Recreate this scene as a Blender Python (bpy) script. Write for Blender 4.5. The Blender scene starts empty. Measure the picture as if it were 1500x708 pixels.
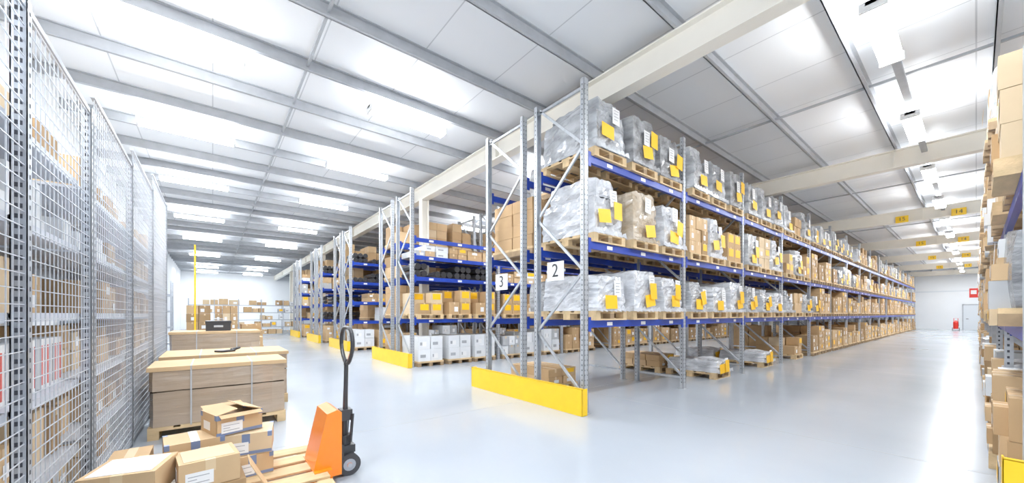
import bpy, math, random
from mathutils import Matrix, Vector
random.seed(7)
R = random.Random(11)

# ------------------------------------------------------------ materials
MATS = {}
def mat(name, col, rough=0.6, metal=0.0, var=0.0, vscale=6.0, bump=0.0, bscale=30.0, emis=0.0, coat=0.0, col2=None, stretch=None, alpha=None):
    m = bpy.data.materials.new(name); m.use_nodes = True
    nt = m.node_tree; b = nt.nodes['Principled BSDF']
    b.inputs['Base Color'].default_value = (*col, 1)
    b.inputs['Roughness'].default_value = rough
    b.inputs['Metallic'].default_value = metal
    if coat: b.inputs['Coat Weight'].default_value = coat
    if emis:
        b.inputs['Emission Color'].default_value = (1, 1, 1, 1)
        b.inputs['Emission Strength'].default_value = emis
    tc = nt.nodes.new('ShaderNodeTexCoord'); mp = nt.nodes.new('ShaderNodeMapping')
    nt.links.new(tc.outputs['Object'], mp.inputs['Vector'])
    if stretch: mp.inputs['Scale'].default_value = stretch
    if var or col2:
        n = nt.nodes.new('ShaderNodeTexNoise'); n.inputs['Scale'].default_value = vscale
        n.inputs['Detail'].default_value = 5
        nt.links.new(mp.outputs[0], n.inputs['Vector'])
        r = nt.nodes.new('ShaderNodeValToRGB')
        r.color_ramp.elements[0].position = 0.35; r.color_ramp.elements[1].position = 0.65
        c2 = col2 if col2 else tuple(max(0, c*(1-var)) for c in col)
        r.color_ramp.elements[0].color = (*c2, 1); r.color_ramp.elements[1].color = (*col, 1)
        nt.links.new(n.outputs['Fac'], r.inputs['Fac'])
        nt.links.new(r.outputs['Color'], b.inputs['Base Color'])
    if bump:
        n2 = nt.nodes.new('ShaderNodeTexNoise'); n2.inputs['Scale'].default_value = bscale
        n2.inputs['Detail'].default_value = 4
        nt.links.new(mp.outputs[0], n2.inputs['Vector'])
        bp = nt.nodes.new('ShaderNodeBump'); bp.inputs['Strength'].default_value = bump
        bp.inputs['Distance'].default_value = 0.03
        nt.links.new(n2.outputs['Fac'], bp.inputs['Height'])
        nt.links.new(bp.outputs[0], b.inputs['Normal'])
    MATS[name] = m
    return m

mat('galvanized_steel', (0.52,0.55,0.59), 0.38, 0.45, 0.18, 14)
mat('cage_steel', (0.42,0.455,0.51), 0.4, 0.35, 0.15, 14)
mat('wire_steel', (0.60,0.64,0.70), 0.4, 0.3)
mat('shelf_steel', (0.68,0.72,0.80), 0.4, 0.1, 0.1, 8)
mat('hole_dark', (0.05,0.055,0.07), 0.8)
mat('blue_beam', (0.008,0.045,0.38), 0.35, 0.0, 0.1, 5)
mat('yellow_paint', (0.98,0.60,0.01), 0.4, 0, 0.06, 5)
mat('carton_a', (0.54,0.34,0.165), 0.8, 0, 0.12, 3)
mat('carton_b', (0.64,0.43,0.23), 0.8, 0, 0.12, 3)
mat('carton_c', (0.40,0.25,0.12), 0.8, 0, 0.12, 3)
mat('carton_d', (0.70,0.53,0.33), 0.8, 0, 0.10, 3)
mat('carton_inside', (0.33,0.22,0.13), 0.9)
mat('carton_white', (0.80,0.82,0.84), 0.6, 0, 0.06, 4)
mat('carton_grey', (0.48,0.49,0.50), 0.6, 0, 0.12, 4)
mat('tape', (0.70,0.52,0.30), 0.3)
mat('tape_blue', (0.16,0.22,0.38), 0.4)
mat('label_yellow', (1.0,0.54,0.005), 0.5)
mat('label_white', (0.88,0.88,0.88), 0.5)
mat('label_blue', (0.12,0.44,0.78), 0.5)
mat('label_print', (0.35,0.36,0.38), 0.6)
mat('joint_grey', (0.30,0.32,0.34), 0.6)
mat('film_a', (0.55,0.57,0.60), 0.2, 0, 0, 3.0, 0.8, 9, coat=0.5, col2=(0.29,0.30,0.315), stretch=(1,1,1.8))
mat('film_b', (0.40,0.41,0.42), 0.2, 0, 0, 3.5, 0.9, 10, coat=0.5, col2=(0.17,0.17,0.18), stretch=(1,1,2.0))
mat('film_c', (0.58,0.50,0.40), 0.2, 0, 0, 2.5, 0.8, 9, coat=0.5, col2=(0.36,0.27,0.17), stretch=(1,1,1.6))
mat('film_w', (0.72,0.74,0.78), 0.2, 0, 0, 3.0, 0.8, 9, coat=0.5, col2=(0.46,0.47,0.50), stretch=(1,1,1.8))
mat('film_brown', (0.45,0.34,0.245), 0.2, 0, 0, 1.8, 0.35, 5, coat=0.7, col2=(0.35,0.26,0.18), stretch=(0.5,0.5,5))
mat('pallet_wood', (0.76,0.54,0.29), 0.75, 0, 0.28, 9, 0.2, 60, stretch=(1,0.2,1))
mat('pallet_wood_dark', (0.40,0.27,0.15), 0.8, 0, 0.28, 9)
mat('black_plastic', (0.025,0.026,0.03), 0.35)
mat('rubber', (0.04,0.04,0.045), 0.6)
mat('orange_paint', (1.0,0.24,0.002), 0.35, 0, 0.06, 5, coat=0.3)
mat('red_paint', (0.75,0.03,0.02), 0.35)
mat('binder_red', (0.70,0.10,0.08), 0.5)
mat('girder_paint', (0.90,0.86,0.77), 0.5, 0, 0.04, 2)
mat('purlin_steel', (0.46,0.48,0.51), 0.45, 0.1, 0.12, 5)
mat('wall_paint', (0.86,0.88,0.90), 0.6, 0, 0.03, 1)
mat('door_paint', (0.70,0.74,0.78), 0.5)
mat('fixture_white', (0.88,0.89,0.90), 0.4)
mat('lamp_tube', (1,1,1), 0.5, emis=30)

# floor : polished concrete
m = mat('floor_concrete', (0.47,0.50,0.53), 0.22)
nt = m.node_tree; b = nt.nodes['Principled BSDF']
tc = nt.nodes.new('ShaderNodeTexCoord')
n = nt.nodes.new('ShaderNodeTexNoise'); n.inputs['Scale'].default_value = 0.5; n.inputs['Detail'].default_value = 6
nt.links.new(tc.outputs['Object'], n.inputs['Vector'])
r = nt.nodes.new('ShaderNodeValToRGB'); r.color_ramp.elements[0].position=.25; r.color_ramp.elements[1].position=.75
r.color_ramp.elements[0].color=(0.40,0.44,0.49,1); r.color_ramp.elements[1].color=(0.455,0.495,0.545,1)
nt.links.new(n.outputs['Fac'], r.inputs['Fac']); nt.links.new(r.outputs['Color'], b.inputs['Base Color'])
r2 = nt.nodes.new('ShaderNodeMapRange'); r2.inputs['To Min'].default_value=0.14; r2.inputs['To Max'].default_value=0.20
nt.links.new(n.outputs['Fac'], r2.inputs['Value']); nt.links.new(r2.outputs[0], b.inputs['Roughness'])
b.inputs['Specular IOR Level'].default_value = 0.65

# ceiling : panels with seams
m = mat('ceiling_panel', (0.82,0.83,0.84), 0.45)
nt = m.node_tree; b = nt.nodes['Principled BSDF']
tc = nt.nodes.new('ShaderNodeTexCoord')
br = nt.nodes.new('ShaderNodeTexBrick'); br.inputs['Scale'].default_value = 1.0
br.inputs['Brick Width'].default_value=60; br.inputs['Row Height'].default_value=1.35
br.inputs['Mortar Size'].default_value=0.010; br.offset=0
br.inputs['Color1'].default_value=(0.85,0.87,0.90,1); br.inputs['Color2'].default_value=(0.88,0.90,0.92,1)
br.inputs['Mortar'].default_value=(0.58,0.60,0.63,1)
nt.links.new(tc.outputs['Object'], br.inputs['Vector']); nt.links.new(br.outputs['Color'], b.inputs['Base Color'])

# ------------------------------------------------------------ mesh builder
class MB:
    def __init__(s): s.v=[]; s.f=[]; s.m=[]; s.names=[]
    def mi(s, n):
        if n not in s.names: s.names.append(n)
        return s.names.index(n)
    def box(s, x0,x1,y0,y1,z0,z1, mt):
        k=len(s.v); i=s.mi(mt)
        s.v += [(x0,y0,z0),(x1,y0,z0),(x1,y1,z0),(x0,y1,z0),(x0,y0,z1),(x1,y0,z1),(x1,y1,z1),(x0,y1,z1)]
        s.f += [(k,k+3,k+2,k+1),(k+4,k+5,k+6,k+7),(k,k+1,k+5,k+4),(k+1,k+2,k+6,k+5),(k+2,k+3,k+7,k+6),(k+3,k,k+4,k+7)]
        s.m += [i]*6
    def poly(s, pts, mt):
        k=len(s.v); s.v += [tuple(p) for p in pts]; s.f.append(tuple(range(k,k+len(pts)))); s.m.append(s.mi(mt))
    def beam(s, p, q, w, h, mt):
        p=Vector(p); q=Vector(q); d=(q-p).normalized()
        up=Vector((0,0,1)) if abs(d.z)<0.95 else Vector((0,1,0))
        a=d.cross(up).normalized()*w/2; c=a.cross(d).normalized()*h/2
        k=len(s.v); i=s.mi(mt)
        for o in (p,q): s.v += [tuple(o-a-c),tuple(o+a-c),tuple(o+a+c),tuple(o-a+c)]
        s.f += [(k,k+1,k+2,k+3),(k+7,k+6,k+5,k+4)]+[(k+j,k+4+j,k+4+(j+1)%4,k+(j+1)%4) for j in range(4)]
        s.m += [i]*6
    def tube(s, path, rad, mt, n=10, closed=False):
        i=s.mi(mt); P=[Vector(p) for p in path]; L=len(P); k=len(s.v)
        for j,p in enumerate(P):
            if closed: d=P[(j+1)%L]-P[j-1]
            else: d=P[min(j+1,L-1)]-P[max(j-1,0)]
            d.normalize()
            up=Vector((0,0,1)) if abs(d.z)<0.9 else Vector((0,1,0))
            if closed: up=Vector((0,1,0))
            a=d.cross(up).normalized(); c=a.cross(d).normalized()
            rr = rad[j] if isinstance(rad,(list,tuple)) else rad
            for t in range(n):
                an=2*math.pi*t/n; s.v.append(tuple(p+a*math.cos(an)*rr+c*math.sin(an)*rr))
        for j in range(L if closed else L-1):
            jn=(j+1)%L
            for t in range(n):
                s.f.append((k+j*n+t,k+j*n+(t+1)%n,k+jn*n+(t+1)%n,k+jn*n+t)); s.m.append(i)
        if not closed:
            s.f.append(tuple(k+t for t in range(n))[::-1]); s.m.append(i)
            s.f.append(tuple(k+(L-1)*n+t for t in range(n))); s.m.append(i)
    def prism(s, prof, x0, x1, mt):  # profile in YZ extruded along X
        k=len(s.v); i=s.mi(mt); n=len(prof)
        s.v += [(x0,a,b) for a,b in prof]+[(x1,a,b) for a,b in prof]
        s.f += [tuple(range(k,k+n))[::-1], tuple(range(k+n,k+2*n))]; s.m += [i,i]
        for j in range(n):
            s.f.append((k+j,k+(j+1)%n,k+n+(j+1)%n,k+n+j)); s.m.append(i)
    def append(s, o, M):
        k=len(s.v); mp=[s.mi(n) for n in o.names]
        s.v += [tuple(M@Vector(p)) for p in o.v]
        s.f += [tuple(a+k for a in f) for f in o.f]
        s.m += [mp[a] for a in o.m]
    def mesh(s, name):
        me=bpy.data.meshes.new(name); me.from_pydata(s.v,[],s.f)
        for n in s.names: me.materials.append(MATS[n])
        me.polygons.foreach_set('material_index', s.m); me.update()
        return me
    def obj(s, name, loc=(0,0,0), rz=0, bevel=0):
        me=s.mesh(name); o=bpy.data.objects.new(name, me); bpy.context.collection.objects.link(o)
        o.location=loc; o.rotation_euler=(0,0,rz)
        if bevel:
            bm=o.modifiers.new('bevel','BEVEL'); bm.width=bevel; bm.segments=2; bm.limit_method='ANGLE'
        return o

def T(x,y,z=0,rz=0): return Matrix.Translation((x,y,z)) @ Matrix.Rotation(rz,4,'Z')
def inst(name, me, x,y,z,rz=0):
    o=bpy.data.objects.new(name, me); bpy.context.collection.objects.link(o); o.location=(x,y,z); o.rotation_euler=(0,0,rz); return o

# ------------------------------------------------------------ goods templates (centre origin, +X = aisle side)
def pallet(mb, cx=0, cy=0, z=0, dx=1.2, dy=0.8, top='y', lite=False):
    x0,x1,y0,y1=cx-dx/2,cx+dx/2,cy-dy/2,cy+dy/2
    W='pallet_wood'
    if lite:
        mb.box(x0,x1,y0,y1,z+.10,z+.144,W)
        for a in (0,.5,1):
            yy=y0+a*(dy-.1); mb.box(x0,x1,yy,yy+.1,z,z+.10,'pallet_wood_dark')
        return
    if top=='x':   # top boards along X
        nb=5; w=dy/nb*0.82; g=(dy-nb*w)/(nb-1)
        for i in range(nb): mb.box(x0,x1,y0+i*(w+g),y0+i*(w+g)+w,z+.122,z+.144,W)
        for a in (0,.5,1):
            xx=x0+a*(dx-.145); mb.box(xx,xx+.145,y0,y1,z+.1,z+.122,W)
    else:
        nb=int(dx/0.2); w=dx/nb*0.78; g=(dx-nb*w)/(nb-1)
        for i in range(nb): mb.box(x0+i*(w+g),x0+i*(w+g)+w,y0,y1,z+.122,z+.144,W)
        for a in (0,.5,1):
            yy=y0+a*(dy-.1); mb.box(x0,x1,yy,yy+.1,z+.1,z+.122,W)
    for a in (0,.5,1):
        for c in (0,.5,1):
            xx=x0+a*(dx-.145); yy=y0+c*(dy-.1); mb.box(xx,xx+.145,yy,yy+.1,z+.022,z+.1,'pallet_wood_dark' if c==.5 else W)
    if top=='x':
        for c in (0,.5,1):
            yy=y0+c*(dy-.1); mb.box(x0,x1,yy,yy+.1,z,z+.022,W)
    else:
        for c in (0,.5,1):
            xx=x0+c*(dx-.145); mb.box(xx,xx+.145,y0,y1,z,z+.022,W)

def label(mb, x, y, z, w, h, mt, tilt=0, rnd=None):
    ca,sa=math.cos(tilt),math.sin(tilt)
    pts=[]
    for a,b in ((-w/2,-h/2),(w/2,-h/2),(w/2,h/2),(-w/2,h/2)):
        pts.append((x+0.01*(b<0), y+a*ca-b*sa, z+a*sa+b*ca))
    mb.poly(pts, mt)
    if mt=='label_white':
        for j in range(4):
            zz=z+h*(0.32-0.18*j); mb.poly([(x+.004+.01,y-w*.35,zz-h*.018),(x+.004+.01,y+w*(.3-.1*(j%2)),zz-h*.018),(x+.004+.01,y+w*(.3-.1*(j%2)),zz+h*.018),(x+.004+.01,y-w*.35,zz+h*.018)],'label_print')

def wrapped(mb, x0,x1,y0,y1,z0,z1, seed, mt, n=10, m=8, jit=0.014, topj=.018, taper=.05):
    r=random.Random(seed); i=mb.mi(mt); k=len(mb.v)
    ring=[]
    rc=0.04
    def edge(ax,ay,bx,by):
        for t in range(n): 
            f=t/n; ring.append((ax+(bx-ax)*f, ay+(by-ay)*f))
    edge(x0+rc,y0,x1-rc,y0); edge(x1,y0+rc,x1,y1-rc); edge(x1-rc,y1,x0+rc,y1); edge(x0,y1-rc,x0,y0+rc)
    N=len(ring); cx,cy=(x0+x1)/2,(y0+y1)/2
    tops=[r.uniform(-topj*2.5,.0) for _ in range(4)]
    col=[r.gauss(0,1) for _ in range(N)]
    col=[(col[j-1]+col[j]*2+col[(j+1)%N])/4 for j in range(N)]
    for a in range(m+1):
        f=a/m; tp=1-taper*f**3; row=r.uniform(-.6,.6)*jit
        for j,(px,py) in enumerate(ring):
            dx,dy=px-cx,py-cy; L=math.hypot(dx,dy)
            o=row+col[j]*jit*.8+r.gauss(0,1)*jit*.55
            q=min(3,int(4*j/N)); zz=z0+(z1-z0)*f+(tops[q]*f if f>.5 else 0)+(r.gauss(0,1)*jit*.8 if 0<a else 0)
            mb.v.append((cx+dx*tp+dx/L*o, cy+dy*tp+dy/L*o, zz))
    for a in range(m):
        for j in range(N):
            mb.f.append((k+a*N+j,k+a*N+(j+1)%N,k+(a+1)*N+(j+1)%N,k+(a+1)*N+j)); mb.m.append(i)
    k2=len(mb.v)
    for (px,py) in ring:
        mb.v.append((cx+(px-cx)*.6, cy+(py-cy)*.6, z1+r.gauss(0,1)*topj))
    for j in range(N):
        mb.f.append((k+m*N+j,k+m*N+(j+1)%N,k2+(j+1)%N,k2+j)); mb.m.append(i)
    k3=len(mb.v); mb.v.append((cx,cy,z1+topj*.5))
    for j in range(N):
        mb.f.append((k2+j,k2+(j+1)%N,k3)); mb.m.append(i)

CARTS=['carton_a','carton_b','carton_c','carton_d','carton_b','carton_a']
def carton(mb, x0,x1,y0,y1,z0,z1, mt, r, lab=0.5, ylab=0.1, side=1):
    mb.box(x0,x1,y0,y1,z0,z1,mt)
    xf = x1+.002 if side>0 else x0-.002
    ym=(y0+y1)/2; h=z1-z0; w=y1-y0
    def q(ya,yb,za,zb,mm,e=0): 
        xx=xf+side*e; mb.poly([(xx,ya,za),(xx,yb,za),(xx,yb,zb),(xx,ya,zb)],mm)
    if mt!='carton_white': 
        q(ym-.025,ym+.025,z1-.07,z1,'tape'); mb.poly([(x0,ym-.025,z1+.002),(x1,ym-.025,z1+.002),(x1,ym+.025,z1+.002),(x0,ym+.025,z1+.002)],'tape')
    else: q(y0+w*.15,y0+w*.6,z0+h*.3,z0+h*.55,'label_print')
    t=r.random()
    if t<ylab: q(y0+w*.15,y0+w*.85,z0+h*.35,z0+h*.9,'label_yellow',.003)
    elif t<ylab+lab: 
        a=r.uniform(.1,.5); q(y0+w*a,y0+w*(a+.35),z0+h*.2,z0+h*.6,'label_white',.003)

def stack(mb, x0,x1,y0,y1,z0, nx,ny,hs, r, mats=CARTS, ylab=.1, lab=.4, side=1, drop=.15, onelook=True):
    base=r.choice(mats)
    for a in range(nx):
        for c in range(ny):
            z=z0
            for li,h in enumerate(hs):
                if li==len(hs)-1 and r.random()<drop: break
                mt = base if onelook and r.random()<.75 else r.choice(mats)
                g=.006+r.random()*.012
                wx=(x1-x0)/nx; wy=(y1-y0)/ny; jo=r.uniform(-.012,.012)
                carton(mb,x0+a*wx+g+jo,x0+(a+1)*wx-g+jo,y0+c*wy+g,y0+(c+1)*wy-g,z,z+h-.004,mt,r,lab,ylab,side)
                z+=h

def make_wrapped(seed, h, mt, lite=False):
    r=random.Random(seed); mb=MB(); pallet(mb,lite=lite)
    n,m=(4,3) if lite else (12,11)
    ov=r.uniform(0,.04)
    if not lite and r.random()<.5:
        h1=h*r.uniform(.6,.8)
        wrapped(mb,-.58,.57+ov,-.39,.39,.146,.146+h1,seed,mt,n,m)
        wrapped(mb,-.5,.52,-.34+r.uniform(-.03,.1),.2+r.uniform(0,.15),.146+h1-.02,.146+h,seed+1,mt,8,6)
    else: wrapped(mb,-.58,.57+ov,-.39,.39,.146,.146+h,seed,mt,n,m)
    if not lite:   # loose film ruffle at the foot
        for q in range(7):
            y=-.36+.12*q; mb.poly([(.60+ov,y-.05,.16),(.62+ov,y+.06,.13),(.615+ov,y+.03,.22),(.60+ov,y-.03,.20)],mt)
    xs=.59+ov+.03
    t=r.random()
    if t<.8:
        label(mb,xs,r.uniform(-.2,.1),.146+h*r.uniform(.15,.35),.30,.21,'label_yellow',r.uniform(-.15,.15))
        if r.random()<.55: label(mb,xs+.012,r.uniform(0,.22),.146+h*r.uniform(.4,.6),.21,.28,'label_yellow',r.uniform(-.25,.25))
    if r.random()<.85: label(mb,xs-.015,r.uniform(-.15,.2),.146+h*r.uniform(.55,.75),.18,.26,'label_white',r.uniform(-.1,.1))
    if r.random()<.12: label(mb,xs+.005,r.uniform(-.2,.2),.146+h*.5,.19,.28,'label_blue',r.uniform(-.1,.1))
    return mb
def make_cartons(seed, h, lite=False, white=False, ylab=.12):
    r=random.Random(seed); mb=MB(); pallet(mb,lite=lite)
    nl=max(2,int(h/r.uniform(.2,.34))); hs=[h/nl]*nl
    mats=['carton_white','carton_white','carton_grey'] if white else CARTS
    stack(mb,-.58,.58,-.39,.39,.146,2 if lite else 3,2 if r.random()<.7 else 3,hs,r,mats,ylab=ylab)
    return mb
FILM=['film_a','film_b','film_w','film_c','film_a','film_b','film_w','film_a']
LEVEL_ME=[]
for li,(h0,films) in enumerate(((.56,['film_w','film_a','film_w','film_a','film_b','film_w','film_a','film_w']),
                                (.76,['film_a','film_w','film_c','film_w','film_a','film_w','film_c','film_a']),
                                (.78,['film_a','film_b','film_a','film_w','film_b','film_a','film_w','film_b']))):
    LEVEL_ME.append([make_wrapped(1000+50*li+i, h0+.045*((i*3)%4), films[i]).mesh('wrapped_load_mesh') for i in range(8)])
W_LO=[make_wrapped(200+i, .6+.06*(i%5), FILM[i%8], True) for i in range(8)]
C_HI=[make_cartons(300+i, .55+.07*(i%5)) for i in range(8)]
C_LO=[make_cartons(400+i, .5+.08*(i%6), True) for i in range(10)]
C_WH=[make_cartons(500+i, .6+.1*(i%3), True, True) for i in range(3)]
C_YE=[make_cartons(600+i, .62+.05*(i%3), False, False, .95) for i in range(4)]
C_ME=[t.mesh('carton_load_mesh') for t in C_HI]
Y_ME=[t.mesh('labelled_load_mesh') for t in C_YE]

# ------------------------------------------------------------ room
X_W, X_E, Y_N, Y_S, ZC = -48.0, 9.0, 55.0, -2.4, 5.8
mb=MB(); mb.box(X_W,X_E,-9,Y_N,-.1,0,'floor_concrete')
for yy in (5.65,13.4,21.5,29.6,37.7,45.8,-3): mb.box(X_W,X_E,yy-.008,yy+.008,0.0,.0008,'joint_grey')
for xx in (-4.9,-13.6,-24.5,-35): mb.box(xx-.008,xx+.008,-9,Y_N,0.0,.0008,'joint_grey')
mb.obj('floor')
mb=MB(); mb.box(X_W,X_E,-9,Y_N,ZC,ZC+.1,'ceiling_panel'); o=mb.obj('ceiling')
mb=MB(); mb.box(X_W-.2,X_W,Y_S-.2,Y_N,0,ZC,'wall_paint'); mb.obj('wall_west')
mb=MB(); mb.box(X_W,3,Y_S-.2,Y_S,0,ZC,'wall_paint'); mb.obj('wall_south')
mb=MB(); mb.box(X_W,X_E,Y_N,Y_N+.2,0,ZC,'wall_paint'); mb.obj('wall_north')
mb=MB(); mb.box(X_W,X_E,Y_N-.02,Y_N-.001,3.6,3.72,'door_paint'); mb.obj('trim_1')
mb=MB(); mb.box(-.75,.25,Y_N-.06,Y_N-.001,0,2.3,'door_paint'); mb.box(-.83,-.75,Y_N-.1,Y_N-.001,0,2.4,'purlin_steel'); mb.box(.25,.33,Y_N-.1,Y_N-.001,0,2.4,'purlin_steel'); mb.box(-.83,.33,Y_N-.1,Y_N-.001,2.3,2.4,'purlin_steel'); mb.box(-.6,-.45,Y_N-.1,Y_N-.06,1.0,1.05,'black_plastic'); mb.obj('door_1')

# purlins
mb=MB()
x=-2.7+1.45*6
while x>X_W+.3:
    mb.box(x-.03,x+.03,-9,Y_N,5.60,5.615,'purlin_steel'); mb.box(x-.03,x-.015,-9,Y_N,5.6,5.8,'purlin_steel'); mb.box(x-.03,x+.03,-9,Y_N,5.785,5.8,'purlin_steel')
    x-=1.45
mb.obj('ceiling_purlins')
mb=MB()
for y in (1.25,9.45,17.4,25.5,33.6,41.7):
    mb.box(X_W,X_E,y-.02,y+.02,5.67,5.71,'purlin_steel')
mb.obj('ceiling_struts')
for k,y in enumerate([5.3+8.1*i for i in range(7)]):
    mb=MB(); y0,y1=y-.12,y+.12
    mb.box(X_W,X_E,y0,y1,5.15,5.175,'girder_paint'); mb.box(X_W,X_E,y0,y1,5.575,5.6,'girder_paint'); mb.box(X_W,X_E,y-.02,y+.02,5.175,5.575,'girder_paint')
    xx=-1.3
    while xx>X_W:
        mb.box(xx-.01,xx+.01,y0+.01,y1-.01,5.175,5.575,'girder_paint'); xx-=5.8
    mb.obj('roof_girder')
    for cx in ((-11.12,-25.2,-37) if k==0 else ( -11.12,)):
        mb=MB(); mb.box(cx-.11,cx+.11,y0,y0+.02,0,5.15,'girder_paint'); mb.box(cx-.11,cx+.11,y1-.02,y1,0,5.15,'girder_paint'); mb.box(cx-.01,cx+.01,y0,y1,0,5.15,'girder_paint')
        mb.box(cx-.11,cx+.11,y0-.05,y1+.05,0,.02,'girder_paint'); mb.obj('steel_column')

# yellow aisle tags on girders
def text(parent, s, size, loc, rot, mt):
    c=bpy.data.curves.new('digits','FONT'); c.body=s; c.size=size; c.align_x='CENTER'; c.align_y='CENTER'; c.extrude=.002
    c.materials.append(MATS[mt]); o=bpy.data.objects.new('digits',c); bpy.context.collection.objects.link(o); o.parent=parent; o.location=loc; o.rotation_euler=rot
for i,y in enumerate((21.5,29.6,37.7,45.8)):
    for xx,s in ((-1.85,'15'),(-.4,'14')):
        mb=MB(); mb.box(-.18,.18,-.01,.01,-.13,.13,'yellow_paint'); mb.box(-.02,.02,.008,.05,-.1,-.06,'galvanized_steel'); o=mb.obj('aisle_number_tag',(xx,y-.131,5.26)); text(o,s,.2,(0,-.014,0),(math.pi/2,0,0),'black_plastic')

# ------------------------------------------------------------ lights
def fixture(x,y,z=5.3,L=1.6,power=90):
    mb=MB()
    mb.prism([(-L/2,.0),(L/2,.0),(L/2,.05),(-L/2,.05)],-.07,.07,'fixture_white')
    for dx in (-.08,.08): mb.tube([(dx,-L/2+.03,-.02),(dx,L/2-.03,-.02)],.045,'lamp_tube',8)
    for yy in (-L/2,L/2-.03): mb.box(-.13,.13,yy,yy+.03,-.07,.05,'fixture_white')
    for yy in (-L*.35,L*.35): mb.box(-.006,.006,yy-.006,yy+.006,.05,ZC-z,'purlin_steel')
    o=mb.obj('ceiling_lamp',(x,y,z))
    for nm,rx,pw,dz in (('lamp_light',0,power,-.08),('lamp_uplight',math.pi,power*.30,.07)):
        l=bpy.data.lights.new(nm,'AREA'); l.shape='RECTANGLE'; l.size=.25; l.size_y=L; l.energy=pw; l.color=(.88,.945,1)
        lo=bpy.data.objects.new(nm,l); bpy.context.collection.objects.link(lo); lo.parent=o; lo.location=(0,0,dz); lo.rotation_euler=(rx,0,0)
for i in range(13): fixture(-.78, 3.0+4.0*i if i else 2.8, 5.25, power=85 if i<7 else 170)
mb=MB(); mb.box(-.83,-.73,-4,Y_N-.5,5.40,5.46,'purlin_steel'); mb.obj('lamp_rail')
for X in (-7.2,-10.6,-14.6,-19.8,-25.2,-32,-40,-45):
    for Y in (-.4,3.1): fixture(X,Y,5.4,power=85 if X>-12 else (85 if X>-22 else 110))
for Y in (8,13,18,24,32,42): fixture(-8.1,Y,5.35,power=110)
for Y in (9,16): fixture(-14.3,Y,5.35,power=110)
fixture(3.0,-1.5); fixture(-2.8,-.8,power=110)

# ------------------------------------------------------------ racks
def upright(mb,x,y,H,sx,detail):
    w=.1; dp=.07
    if detail==0: mb.box(x-(dp if sx>0 else 0),x+(0 if sx>0 else dp),y-w/2,y+w/2,0,H,'galvanized_steel'); return
    xa,xb=(x-dp,x) if sx>0 else (x,x+dp)
    mb.box(xb-.006 if sx>0 else xa, xb if sx>0 else xa+.006, y-w/2,y+w/2,0,H,'galvanized_steel')
    mb.box(xa,xb,y-w/2,y-w/2+.006,0,H,'galvanized_steel'); mb.box(xa,xb,y+w/2-.006,y+w/2,0,H,'galvanized_steel')
    mb.box(xa-.03,xb+.03,y-w/2-.02,y+w/2+.02,0,.008,'galvanized_steel')
    z=.12
    while z<H-.05:
        for dy in (-.025,.025):
            xx=(xb+.001) if sx>0 else xa-.001
            mb.poly([(xx,y+dy-.006,z),(xx,y+dy+.006,z),(xx,y+dy+.006,z+.022),(xx,y+dy-.006,z+.022)],'hole_dark')
        yy=y-w/2-.001; xm=(xa+xb)/2
        mb.poly([(xm-.008,yy,z),(xm+.008,yy,z),(xm+.008,yy,z+.024),(xm-.008,yy,z+.024)],'hole_dark')
        z+=.075
def rackrow(mb, xa, xb, ys, levels, H, near, beams=True, firstH=None, firstskip=()):
    for j,y in enumerate(ys):
        det=1 if j<near else 0
        Hj = firstH if (firstH and j==0) else H
        upright(mb,xa,y,Hj,1,det); upright(mb,xb,y,Hj,-1,det)
        z=.25; s=0
        while z+.95<Hj:
            p,q=(xa-.04,xb+.04) if s%2==0 else (xb+.04,xa-.04)
            mb.beam((p,y,z),(q,y,z+.95),.03,.04,'galvanized_steel'); z+=.95; s+=1
        mb.beam((xa-.04,y,.22),(xb+.04,y,.22),.03,.04,'galvanized_steel'); mb.beam((xa-.04,y,Hj-.12),(xb+.04,y,Hj-.12),.03,.04,'galvanized_steel')
    for j in range(len(ys)-1):
        for L in levels:
            if j==0 and L in firstskip: continue
            for x in (xa,xb+.05):
                mb.box(x-.05,x+.002 if x==xa else x,ys[j]+.052,ys[j+1]-.052,L-.11,L,'blue_beam')
                if j<near+3:
                    for yy in (ys[j]+.05,ys[j+1]-.11): mb.box(x-.01,x+.006,yy,yy+.06,L-.17,L+.05,'blue_beam')
            if j<8:
                for k in range(3):
                    yy=ys[j]+.5+.95*k
                    mb.poly([(xa+.005,yy,L-.085),(xa+.005,yy+.14,L-.085),(xa+.005,yy+.14,L-.03),(xa+.005,yy,L-.03)],'label_white')

def guard(x0,x1,y,h=.4):
    mb=MB(); mb.box(x0,x1,y,y+.012,0.01,h,'yellow_paint'); mb.box(x0,x1,y,y+.06,h-.012,h,'yellow_paint'); mb.box(x0,x1,y,y+.1,0,.012,'yellow_paint')
    for xx in (x0,x1-.012): mb.box(xx,xx+.012,y,y+.12,0,h,'yellow_paint')
    mb.obj('rack_end_guard',bevel=.004)

RNG=random.Random(5)
def fill_goods(mb, xc, rz, ys, levels, choose, skip=0.06, jmin=0, jx=.02):
    for j in range(jmin,len(ys)-1):
        for li,L in enumerate(levels):
            for k in range(3):
                if RNG.random()<skip: continue
                t=choose(j,li,k)
                if t is None: continue
                y=ys[j]+.55+.95*k
                mb.append(t, T(xc+RNG.uniform(-jx,jx), y+RNG.uniform(-.02,.02), L+.001, rz+RNG.uniform(-.02,.02)))

YS=[4.35+3.0*i for i in range(17)]
LV=[1.40,2.60,3.90]
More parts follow.
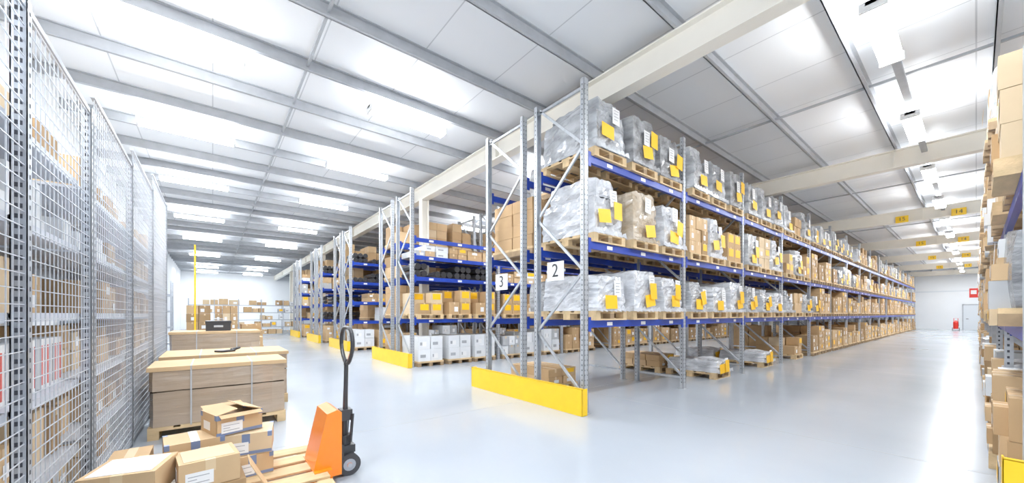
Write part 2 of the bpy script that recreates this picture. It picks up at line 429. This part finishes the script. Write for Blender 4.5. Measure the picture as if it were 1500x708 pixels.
# block 1
mb=MB(); rackrow(mb,-3.65,-4.75,YS,LV,5.03,6); rackrow(mb,-5.05,-6.2,YS,LV,5.03,2); mb.obj('pallet_rack')
guard(-6.55,-3.58,4.18)
CART={(1,1,0):C_ME[3],(1,1,2):Y_ME[1],(2,1,1):C_ME[4],(3,1,2):Y_ME[2],(3,1,0):Y_ME[0],(3,0,1):C_ME[6],(3,2,1):C_ME[5]}
for j in range(4):
    for li,L in enumerate(LV):
        for k in range(3):
            y=YS[j]+.55+.95*k; nm='wrapped_pallet_load'
            if (j,li,k) in CART: me=CART[(j,li,k)]; nm='carton_pallet_load'
            else: me=LEVEL_ME[li][(j*3+k*5+li)%8]
            inst(nm, me, -4.2+RNG.uniform(-.02,.03), y, L+.001, RNG.uniform(-.02,.02))
mb=MB()
def ch_b1(j,li,k):
    r=RNG.random()
    if li==0: return RNG.choice(C_LO) if j>4 or r<.6 else RNG.choice(W_LO)
    if li==1: return RNG.choice(C_LO) if r<.65 else RNG.choice(W_LO)
    return RNG.choice(W_LO) if (j<7 and r<.9) or r<.45 else RNG.choice(C_LO)
fill_goods(mb,-4.2,0,YS,LV,ch_b1,jmin=4)
fill_goods(mb,-4.2,0,YS,[0.0],lambda j,li,k: RNG.choice(C_LO),jmin=4)
def ch_back(j,li,k):
    if j==0 and li==2: return None if k==0 else W_LO[1]
    if j==0 and li==1: return C_LO[5]
    return RNG.choice(C_LO) if RNG.random()<.6 else RNG.choice(W_LO)
fill_goods(mb,-5.63,math.pi,YS,LV,ch_back,skip=.15)
fill_goods(mb,-5.63,math.pi,YS,[0.0],lambda j,li,k: RNG.choice(C_LO+C_WH),skip=.3,jmin=4)
mb.obj('stored_pallet_goods')
lowt=make_cartons(901,.30).mesh('low_carton_mesh'); loww=make_wrapped(902,.28,'film_w').mesh('low_wrapped_mesh')
inst('carton_pallet_load',lowt,-5.6,5.3,0,0); inst('wrapped_pallet_load',loww,-4.3,9.3,0,0); inst('carton_pallet_load',lowt,-5.6,9.2,0,0)
inst('wrapped_pallet_load',loww,-5.6,12.2,0,0); inst('wrapped_pallet_load',loww,-4.3,12.3,0,0); inst('carton_pallet_load',C_ME[0],-4.3,15.3,0,0)

# other blocks
def block(x0, nb, lv, style, near=2):
    ys=[4.35+3.0*i for i in range(nb+1)]
    mb=MB(); rackrow(mb,x0,x0-1.1,ys,lv,5.03,near); rackrow(mb,x0-1.45,x0-2.55,ys,lv,5.03,1); mb.obj('pallet_rack')
    guard(x0-2.9,x0+.1,4.18)
    return ys
def shallow(mb, x0, ys, lv, hmax, seed, mats=CARTS, ylab=.1, darkp=.2, side=1, dens=.9):
    r=random.Random(seed)
    for j in range(len(ys)-1):
        for li,L in enumerate(lv):
            y=ys[j]+.1
            dk=r.random()<darkp
            while y<ys[j+1]-.5:
                w=r.uniform(.35,.8); h=min(hmax[li],r.uniform(.3,.8))
                if r.random()<dens:
                    if dk:
                        for q in range(int(w/.2)):
                            mb.tube([(x0-1.0,y+.1+q*.2,L+.11),(x0-.05,y+.1+q*.2,L+.11)],.095,'black_plastic',8)
                            if h>.4: mb.tube([(x0-1.0,y+.1+q*.2,L+.31),(x0-.05,y+.1+q*.2,L+.31)],.095,'black_plastic',8)
                    else: stack(mb,x0-1.0,x0-.03,y,min(y+w,ys[j+1]-.08),L+.001,1,1+(w>.55),[h/2]*2,r,mats,ylab=ylab,side=side)
                y+=w+.03
LV2=[1.35,2.55,3.15,3.65]
ys=block(-9.85,9,LV2,0)
mb=MB()
fill_goods(mb,-10.4,0,ys,[1.35],lambda j,li,k: RNG.choice(C_YE) if j<2 else RNG.choice(C_LO),skip=0,jx=0)
fill_goods(mb,-10.4,0,ys,[0.0],lambda j,li,k: RNG.choice(C_WH) if j<2 else RNG.choice(C_LO),skip=.1,jx=0)
CW=CARTS+['carton_white','carton_white','carton_grey']
shallow(mb,-9.9,ys,[2.55,3.15],[.42,.34],3,mats=CW,darkp=.3); shallow(mb,-9.9,ys[1:],[3.65],[.8],4,mats=CW,dens=.6,darkp=.1)
mb.obj('stored_pallet_goods'); mb=MB()
fill_goods(mb,-11.87,math.pi,ys,[0,1.35,2.55,3.65],lambda j,li,k: RNG.choice(C_LO),skip=.12,jx=0)
mb.obj('stored_pallet_goods')
for bi,x0 in enumerate((-15.8,-21.0,-26.8)):
    ys=block(x0,5,[1.2,2.0,2.8,3.6],0,1)
    mb=MB(); shallow(mb,x0-.03,ys,[1.2,2.0,2.8,3.6],[.6]*4,20+bi,mats=CW,darkp=.3)
    fill_goods(mb,x0-.55,0,ys,[0.0],lambda j,li,k: RNG.choice(C_LO+C_WH),skip=.1)
    fill_goods(mb,x0-2.0,math.pi,ys,[0,1.2,2.8,3.6],lambda j,li,k: RNG.choice(C_LO),skip=.12)
    mb.obj('stored_pallet_goods')

# right-hand rack
YR=[4.75+3.0*i for i in range(17)]
mb=MB(); rackrow(mb,1.35,.22,YR,LV,4.6,0,firstH=3.5,firstskip=(3.90,))
for y in YR[:3]: 
    z=.12
    while z<3.4:
        mb.poly([(.24,y-.051,z),(.26,y-.051,z),(.26,y-.051,z+.03),(.24,y-.051,z+.03)],'hole_dark'); z+=.075
mb.obj('pallet_rack')
guard(.12,1.5,4.6,.42)
mb=MB()
RM=C_HI+C_LO+[C_WH[0],W_LO[1],W_LO[2],W_LO[5],C_WH[1],C_WH[2],W_LO[4]]
fill_goods(mb,.72,math.pi,YR,[0]+LV[:2],lambda j,li,k: RNG.choice(RM) ,skip=.02,jx=.06)
fill_goods(mb,.72,math.pi,YR,[3.9],lambda j,li,k: RNG.choice(C_LO+W_LO+C_WH),skip=.2,jmin=1,jx=.06)
r=random.Random(66)
for j in range(6):      # loose picking cartons pushed to the front edge, each carried by the one below
    for L,top in ((0,1.2),(1.40,2.45),(2.60,3.7)):
        for k in range(6):
            if r.random()<.55:
                y=YR[j]+.2+.46*k; z=L+.003; n=r.randint(2,4)
                for q in range(n):
                    h=r.uniform(.12,.27)
                    if z+h>top: break
                    carton(mb,.06+r.uniform(0,.07),.30,y+r.uniform(0,.05),y+.28+r.uniform(0,.12),z,z+h,r.choice(CW),r,.5,.12,-1); z+=h+.001
mb.obj('stored_pallet_goods')

# signs 2 & 3
for (x,s,z,w) in ((-4.2,'2',2.18,.36),(-5.62,'3',2.1,.36)):
    mb=MB(); mb.box(-w/2,w/2,-.006,.006,-.15,.15,'label_white'); mb.box(-w/2-.02,-w/2,-.004,.02,-.02,.02,'galvanized_steel'); mb.box(w/2,w/2+.02,-.004,.02,-.02,.02,'galvanized_steel')
    o=mb.obj('row_number_sign',(x,4.26,z)); text(o,s,.30,(0,-.009,0),(math.pi/2,0,0),'black_plastic')

# ------------------------------------------------------------ wire cage on the left
YC=-.72
def cage(posts, Hs):
    mb=MB(); S='cage_steel'
    for x,H in zip(posts,Hs):
        for yy in (YC-1.3,YC):
            mb.box(x-.03,x+.03,yy-.035,yy-.03,0,H,S); mb.box(x-.03,x-.026,yy-.035,yy+.02,0,H,S); mb.box(x+.026,x+.03,yy-.035,yy+.02,0,H,S)
            mb.box(x-.03,x+.03,yy+.016,yy+.02,0,H,S)
            z=.06
            while z<H-.03 and yy==YC:
                mb.poly([(x-.008,yy+.021,z),(x+.008,yy+.021,z),(x+.008,yy+.021,z+.022),(x-.008,yy+.021,z+.022)],'hole_dark')
                mb.poly([(x+.031,yy-.02,z),(x+.031,yy+.005,z),(x+.031,yy+.005,z+.022),(x+.031,yy-.02,z+.022)],'hole_dark')
                z+=.05
    for x0,x1,H in zip(posts[1:],posts[:-1],Hs[1:]):
        for z in (0.06,H-.03): mb.box(x0+.03,x1-.03,YC-.01,YC+.015,z-.015,z+.015,S)
        n=int((x1-x0)/.07)
        for i in range(1,n): 
            xx=x0+(x1-x0)*i/n; mb.box(xx-.0022,xx+.0022,YC+.002,YC+.0065,.06,H-.03,'wire_steel')
        z=.12
        while z<H-.05:
            mb.box(x0+.03,x1-.03,YC+.0065,YC+.011,z-.0022,z+.0022,'wire_steel'); z+=.075
        for z in (.1,.55,1.02,1.5,1.98,2.46):
            mb.box(x0+.03,x1-.03,YC-1.3,YC-.05,z-.02,z,'shelf_steel'); mb.box(x0+.03,x1-.03,YC-.055,YC-.045,z-.045,z+.005,'shelf_steel')
    return mb
def cage_goods(posts, lvls, seed, H):
    r=random.Random(seed); mb=MB()
    for x0,x1 in zip(posts[1:],posts[:-1]):
        for z in lvls:
            x=x0+.06
            kind=r.random()
            if abs(x0+4.13)<.01 and abs(z-1.02)<.01: kind=-1
            while x<x1-.2:
                w=min(r.uniform(.18,.45),x1-.06-x)
                if w<.12: break
                h=r.uniform(.14,.36)
                if kind<0:
                    q=x
                    while q<x+w-.05:
                        mb.box(q,q+.05,YC-.45,YC-.12,z+.006,z+.32,'label_white')
                        mb.box(q+.015,q+.035,YC-.12,YC-.118,z+.03,z+.28,'binder_red' if r.random()<.7 else 'label_print'); q+=.054
                elif kind<.22 : mb.box(x,x+w-.02,YC-.8,YC-.1-r.random()*.1,z+.006,z+h,'carton_white')
                elif r.random()<.85:
                    yb=YC-.1-r.random()*.12; mt=r.choice(CARTS); n=1+(h<.2)
                    for q in range(n):
                        mb.box(x,x+w-.02,YC-.9,yb,z+.006+q*h,z+q*h+h-.004,mt)
                        xm=x+w/2-.01; zt=z+q*h+h
                        mb.poly([(xm-.02,yb+.002,zt-.06),(xm+.02,yb+.002,zt-.06),(xm+.02,yb+.002,zt-.005),(xm-.02,yb+.002,zt-.005)],'tape')
                        if r.random()<.5: mb.poly([(x+.03,yb+.003,z+.04+q*h),(x+.03+w*.4,yb+.003,z+.04+q*h),(x+.03+w*.4,yb+.003,z+.12+q*h),(x+.03,yb+.003,z+.12+q*h)],'label_white')
                x+=w+r.uniform(0,.05)
    return mb
P1=[.8,-.42,-1.68,-2.91,-4.13]; P2=[-4.2,-5.97,-7.8,-9.95]
cage(P1,[3.03]*5).obj('wire_mesh_cage'); cage(P2,[3.03,3.2,3.4,3.65]).obj('wire_mesh_cage')
ZL=[.1,.55,1.02,1.5,1.98,2.46]
cage_goods(P1,ZL,41,3).obj('shelved_cartons'); 
g=cage_goods(P2,ZL,42,3.2)
g.obj('shelved_cartons')

# ------------------------------------------------------------ left floor goods
def big_load(name,x0,x1,y0,y1,h,seed,mt='film_brown',lid=True):
    mb=MB(); cx,cy=(x0+x1)/2,(y0+y1)/2
    pallet(mb,cx,cy,0,x1-x0,y1-y0,'x')
    hh=h-.146; mid=.146+hh*.58
    wrapped(mb,x0+.01,x1-.01,y0+.01,y1-.01,.146,mid,seed,mt,12,5,.0035,.002,.0)
    wrapped(mb,x0+.02,x1-.004,y0+.005,y1-.005,mid+.012,h-.05,seed+1,mt,12,4,.0035,.002,.0)
    mb.box(x0+.0,x1+.008,y0-.008,y1+.008,h-.05,h,'carton_b')
    for yy in (y0+(y1-y0)*.28,y0+(y1-y0)*.72):
        mb.box(x0-.004,x1+.012,yy-.008,yy+.008,h-.002,h+.003,'carton_grey'); mb.box(x1+.008,x1+.013,yy-.008,yy+.008,.13,h,'carton_grey')
    return mb.obj(name,bevel=0)
big_load('wrapped_carton_crate',-6.95,-6.08,-.6,.8,.86,71)
big_load('wrapped_carton_crate',-8.6,-7.35,-.6,1.0,.87,75)
big_load('wrapped_carton_crate',-11.4,-10.3,-.7,.85,1.12,79)
mb=MB(); mb.box(-.25,.25,-.22,.22,0,.16,'black_plastic'); mb.box(-.26,.26,-.23,.23,.16,.22,'black_plastic'); mb.box(.25,.27,-.08,.08,.08,.12,'galvanized_steel'); mb.tube([(-.1,-.08,.22),(-.1,-.08,.26),(-.1,.08,.26),(-.1,.08,.22)],.012,'galvanized_steel',6); mb.obj('tool_case',(-10.75,.1,1.124),bevel=.01)
mb=MB(); mb.box(-.09,.09,-.16,.06,0,.03,'black_plastic'); mb.tube([(0,.05,.02),(0,.2,.05)],[.03,.02],'black_plastic',8); mb.obj('barcode_scanner',(-7.8,.2,.873),.6,bevel=.006)
mb=MB()
for (a,c) in ((-20.4,-.45),(-20.4,.45),(-20.4,1.35)): mb.append(make_cartons(77+int(a*c),1.7 if c<1 else .9,True,False,.03),T(a,c,0))
mb.obj('stacked_carton_pallets')
for (x,y,h) in ((-13.6,.0,.75),(-15.2,.9,.6)):
    make_cartons(int(x*-7),h).obj('carton_pallet_load',(x,y,0))
mb=MB(); mb.tube([(0,0,0),(0,0,4.0)],.028,'yellow_paint',10); mb.tube([(0,0,0),(0,0,.02)],.12,'yellow_paint',12); mb.obj('yellow_pole',(-17.7,-.5,0))
def shelving(x,y0,y1,lv,H,seed):
    mb=MB(); n=max(1,round((y1-y0)/1.3)); 
    for i in range(n+1):
        yy=y0+(y1-y0)*i/n
        for xx in (x,x-.6): mb.box(xx-.02,xx+.02,yy-.02,yy+.02,0,H,'cage_steel')
    for z in lv: mb.box(x-.6,x,y0,y1,z-.05,z,'cage_steel')
    mb.obj('shelving_unit'); mb=MB(); r=random.Random(seed)
    for z in lv:
        yy=y0+.1
        while yy<y1-.5:
            w=r.uniform(.3,.6)
            if r.random()<.8: stack(mb,x-.55,x-.03,yy,yy+w,z+.001,1,1,[r.uniform(.2,.4)],r,CARTS+['carton_white','carton_grey'])
            yy+=w+.02
    mb.obj('shelved_cartons')
shelving(-31,-1.2,5.2,[.1,.6,1.1,1.6,2.1],2.5,91)
shelving(-15.5,-1.9,-1.0,[.1,.6,1.1,1.6,2.1],2.5,92)
mb=MB(); mb.box(-19.5,-11.2,-2.0,-1.95,0,2.6,'shelf_steel')
for i in range(5):
    xx=-11.2-2*i; mb.box(xx-.02,xx+.02,-2.0,-1.4,0,2.6,'shelf_steel')
for z in (.1,.6,1.1,1.6,2.1): mb.box(-19.5,-11.2,-2.0,-1.4,z-.04,z,'shelf_steel')
mb.obj('shelving_unit')

# ------------------------------------------------------------ foreground pallet with boxes
mb=MB(); pallet(mb,0,0,0,1.2,1.35,'y'); mb.obj('wooden_pallet',(-3.74,.095,0),bevel=.004)
def fbox(x,y,z,w,d,h,rz,mt,open_=False,btape=False,lab=True,toplab=None):
    mb=MB(); 
    if open_:
        t=.006
        mb.box(-w/2,w/2,-d/2,d/2,0,t,mt)
        for a in ((-w/2,-w/2+t,-d/2,d/2),(w/2-t,w/2,-d/2,d/2),(-w/2,w/2,-d/2,-d/2+t),(-w/2,w/2,d/2-t,d/2)): mb.box(a[0],a[1],a[2],a[3],0,h,mt)
        mb.box(-w/2+t,w/2-t,-d/2+t,d/2-t,h*.75,h*.8,'carton_inside')
        mb.beam((0,-d/2,h),(0,-d*.06,h+.035),w,.005,mt)
        mb.beam((0,d/2,h),(0,d*.06,h+.05),w,.005,mt)
        mb.beam((-w/2,0,h),(-w/2-.07,0,h+.02),d*.9,.005,mt)
        mb.beam((w/2,0,h),(w/2+.05,0,h-.02),d*.9,.005,mt)
    else:
        mb.box(-w/2,w/2,-d/2,d/2,0,h,mt)
        mb.box(-w/2-.001,w/2+.001,-.028,.028,h-.0005,h+.0012,'tape')
    tp='tape_blue' if btape else 'tape'
    if toplab: mb.box(-w*.42,w*.42,-d*.42,d*.42,h,h+.004,toplab)
    for sx in (-1,1): mb.box(*(sorted((sx*w/2,sx*(w/2+.0015)))),-.028,.028,h-.08,h,tp)
    if btape:
        for sx in (-1,1): 
            mb.box(*(sorted((sx*w/2,sx*(w/2+.0012)))),-d/2,d/2,0.005,.03,tp)
            for sy in (-1,1): mb.box(*(sorted((sx*(w/2-.04),sx*(w/2+.001)))),*(sorted((sy*(d/2-.03),sy*(d/2+.001)))),h-.04,h+.001,tp)
    if lab:
        mb.box(w/2,w/2+.002,-d*.40,d*.05,h*.12,h*.62,'label_white'); 
        for q in (.22,.34,.46): mb.box(w/2+.002,w/2+.0025,-d*.36,-d*(.02+.2*(q==.34)),h*q,h*(q+.03),'label_print')
        mb.box(-w*.3,w*.1,-d/2-.002,-d/2,h*.2,h*.6,'label_white')
    return mb.obj('cardboard_box',(x,y,z),rz,bevel=.003)
Z0=.146
fbox(-3.95,.24,Z0,.36,.30,.175,.1,'carton_b',btape=True)
fbox(-3.96,.24,Z0+.18,.34,.36,.175,-.15,'carton_d',btape=True)
fbox(-4.02,.13,Z0+.36,.34,.33,.17,.3,'carton_b',open_=True,btape=True)
fbox(-3.97,-.14,Z0,.36,.34,.19,.0,'carton_a')
fbox(-3.96,-.12,Z0+.195,.34,.36,.17,.1,'carton_b',btape=True,lab=False)
fbox(-3.46,-.0,Z0,.34,.36,.17,.05,'carton_c')
fbox(-3.45,-.03,Z0+.175,.32,.33,.18,.12,'carton_b',toplab='carton_d')
fbox(-3.42,-.38,Z0,.34,.30,.20,.05,'carton_b')
fbox(-3.42,-.41,Z0+.205,.36,.36,.17,-.25,'carton_b',toplab='label_white')
fbox(-3.97,-.48,Z0,.34,.22,.3,0,'carton_a')
mb=MB(); mb.beam((-3.44,.34,.15),(-3.44,.215,.40),.26,.006,'carton_b'); mb.obj('cardboard_sheet')

# ------------------------------------------------------------ pallet jack
mb=MB(); O='orange_paint'; B='black_plastic'
for sx in (-.19,.19):
    mb.box(sx-.075,sx+.075,-1.15,-.1,.045,.095,O); mb.box(sx-.075,sx+.075,-1.22,-1.15,.035,.09,O)
    mb.tube([(sx-.05,-1.05,.042),(sx+.05,-1.05,.042)],.04,'rubber',12)
mb.prism([(-.25,.065),(-.01,.065),(-.01,.62),(-.05,.645),(-.13,.62),(-.23,.18)],-.2,.2,O)
mb.box(-.26,.26,-.24,-.10,.065,.15,O)
mb.box(-.12,.12,-.01,.03,.16,.30,B)
mb.tube([(0,.06,.12),(0,.06,.36),(0,.06,.362),(0,.06,.55)],[.06,.06,.035,.035],B,14)
mb.box(-.08,.08,.0,.14,.20,.27,B); mb.box(-.06,.06,.02,.12,.50,.6,B)
mb.tube([(.07,.10,.3),(.07,.12,.56)],.014,B,8); mb.tube([(-.07,.10,.3),(-.07,.12,.56)],.014,B,8)
mb.tube([(-.13,.08,.1),(.13,.08,.1)],.02,'galvanized_steel',8)
for sx in (-.085,.085):
    mb.tube([(sx-.03,.08,.1),(sx+.03,.08,.1)],.1,'rubber',24)
    mb.tube([(sx-.032,.08,.1),(sx+.032,.08,.1)],.055,'cage_steel',16); mb.tube([(sx-.034,.08,.1),(sx+.034,.08,.1)],.022,O,12)
mb.prism([(.02,.1),(.14,.1),(.12,.22),(.02,.22)],-.05,.05,B)
mb.tube([(0,.07,.56),(0,.075,.8),(0,.08,1.03)],[.024,.020,.020],B,12)
pts=[]
for i in range(28):
    a=2*math.pi*i/28; ww=.19*(1 if math.sin(a)>0 else 1-.45*abs(math.sin(a)))
    pts.append((math.copysign(abs(math.cos(a))**.7,math.cos(a))*ww,.085,1.20+math.copysign(abs(math.sin(a))**.8,math.sin(a))*.17))
mb.tube(pts,.018,B,10,closed=True)
mb.tube([(.0,.085,1.02),(0,.085,1.07)],[.03,.014],B,8); mb.tube([(.035,.085,1.05),(.05,.10,1.12)],.007,'red_paint',6)
mb.obj('pallet_jack',(-3.75,.91,0))

# fire extinguisher trolley + sign
mb=MB(); mb.tube([(0,0,.15),(0,0,.75),(0,0,.85),(0,0,.9)],[.16,.16,.07,.04],'red_paint',16)
for s in (-.2,.2): mb.tube([(s-.02,.1,.13),(s+.02,.1,.13)],.13,'rubber',16)
mb.tube([(-.12,.14,.13),(-.12,.14,1.1),(.12,.14,1.1),(.12,.14,.13)],.02,'red_paint',6)
mb.box(-.2,.2,.1,.22,0.0,.02,'black_plastic'); mb.tube([(0,0,.9),(.15,-.02,.8),(.16,-.03,.4)],.015,'black_plastic',6); mb.obj('fire_extinguisher',(-1.15,52,0))
mb=MB(); mb.box(-.12,.12,-.005,.005,-.2,.2,'red_paint'); mb.box(-.08,.08,-.008,-.005,-.05,.12,'label_white'); mb.box(.10,.28,.005,.03,-.02,.02,'galvanized_steel'); mb.obj('fire_safety_sign',(-.07,25.6,2.4))

# ------------------------------------------------------------ world + camera
w=bpy.data.worlds.new('world'); bpy.context.scene.world=w; w.use_nodes=True
w.node_tree.nodes['Background'].inputs[0].default_value=(.88,.94,1,1); w.node_tree.nodes['Background'].inputs[1].default_value=1.7

cam=bpy.data.cameras.new('camera'); co=bpy.data.objects.new('camera',cam); bpy.context.collection.objects.link(co)
cam.sensor_width=36; cam.sensor_fit='HORIZONTAL'; cam.lens=36*546/1500; cam.shift_y=(460-354)/1500
cam.clip_end=300; cam.clip_start=.05
co.location=(0,0,1.5); co.rotation_euler=(math.pi/2,0,math.radians(51.24))
bpy.context.scene.camera=co
sc=bpy.context.scene
sc.view_settings.view_transform='Standard'; sc.view_settings.exposure=0.08; sc.view_settings.gamma=1.12
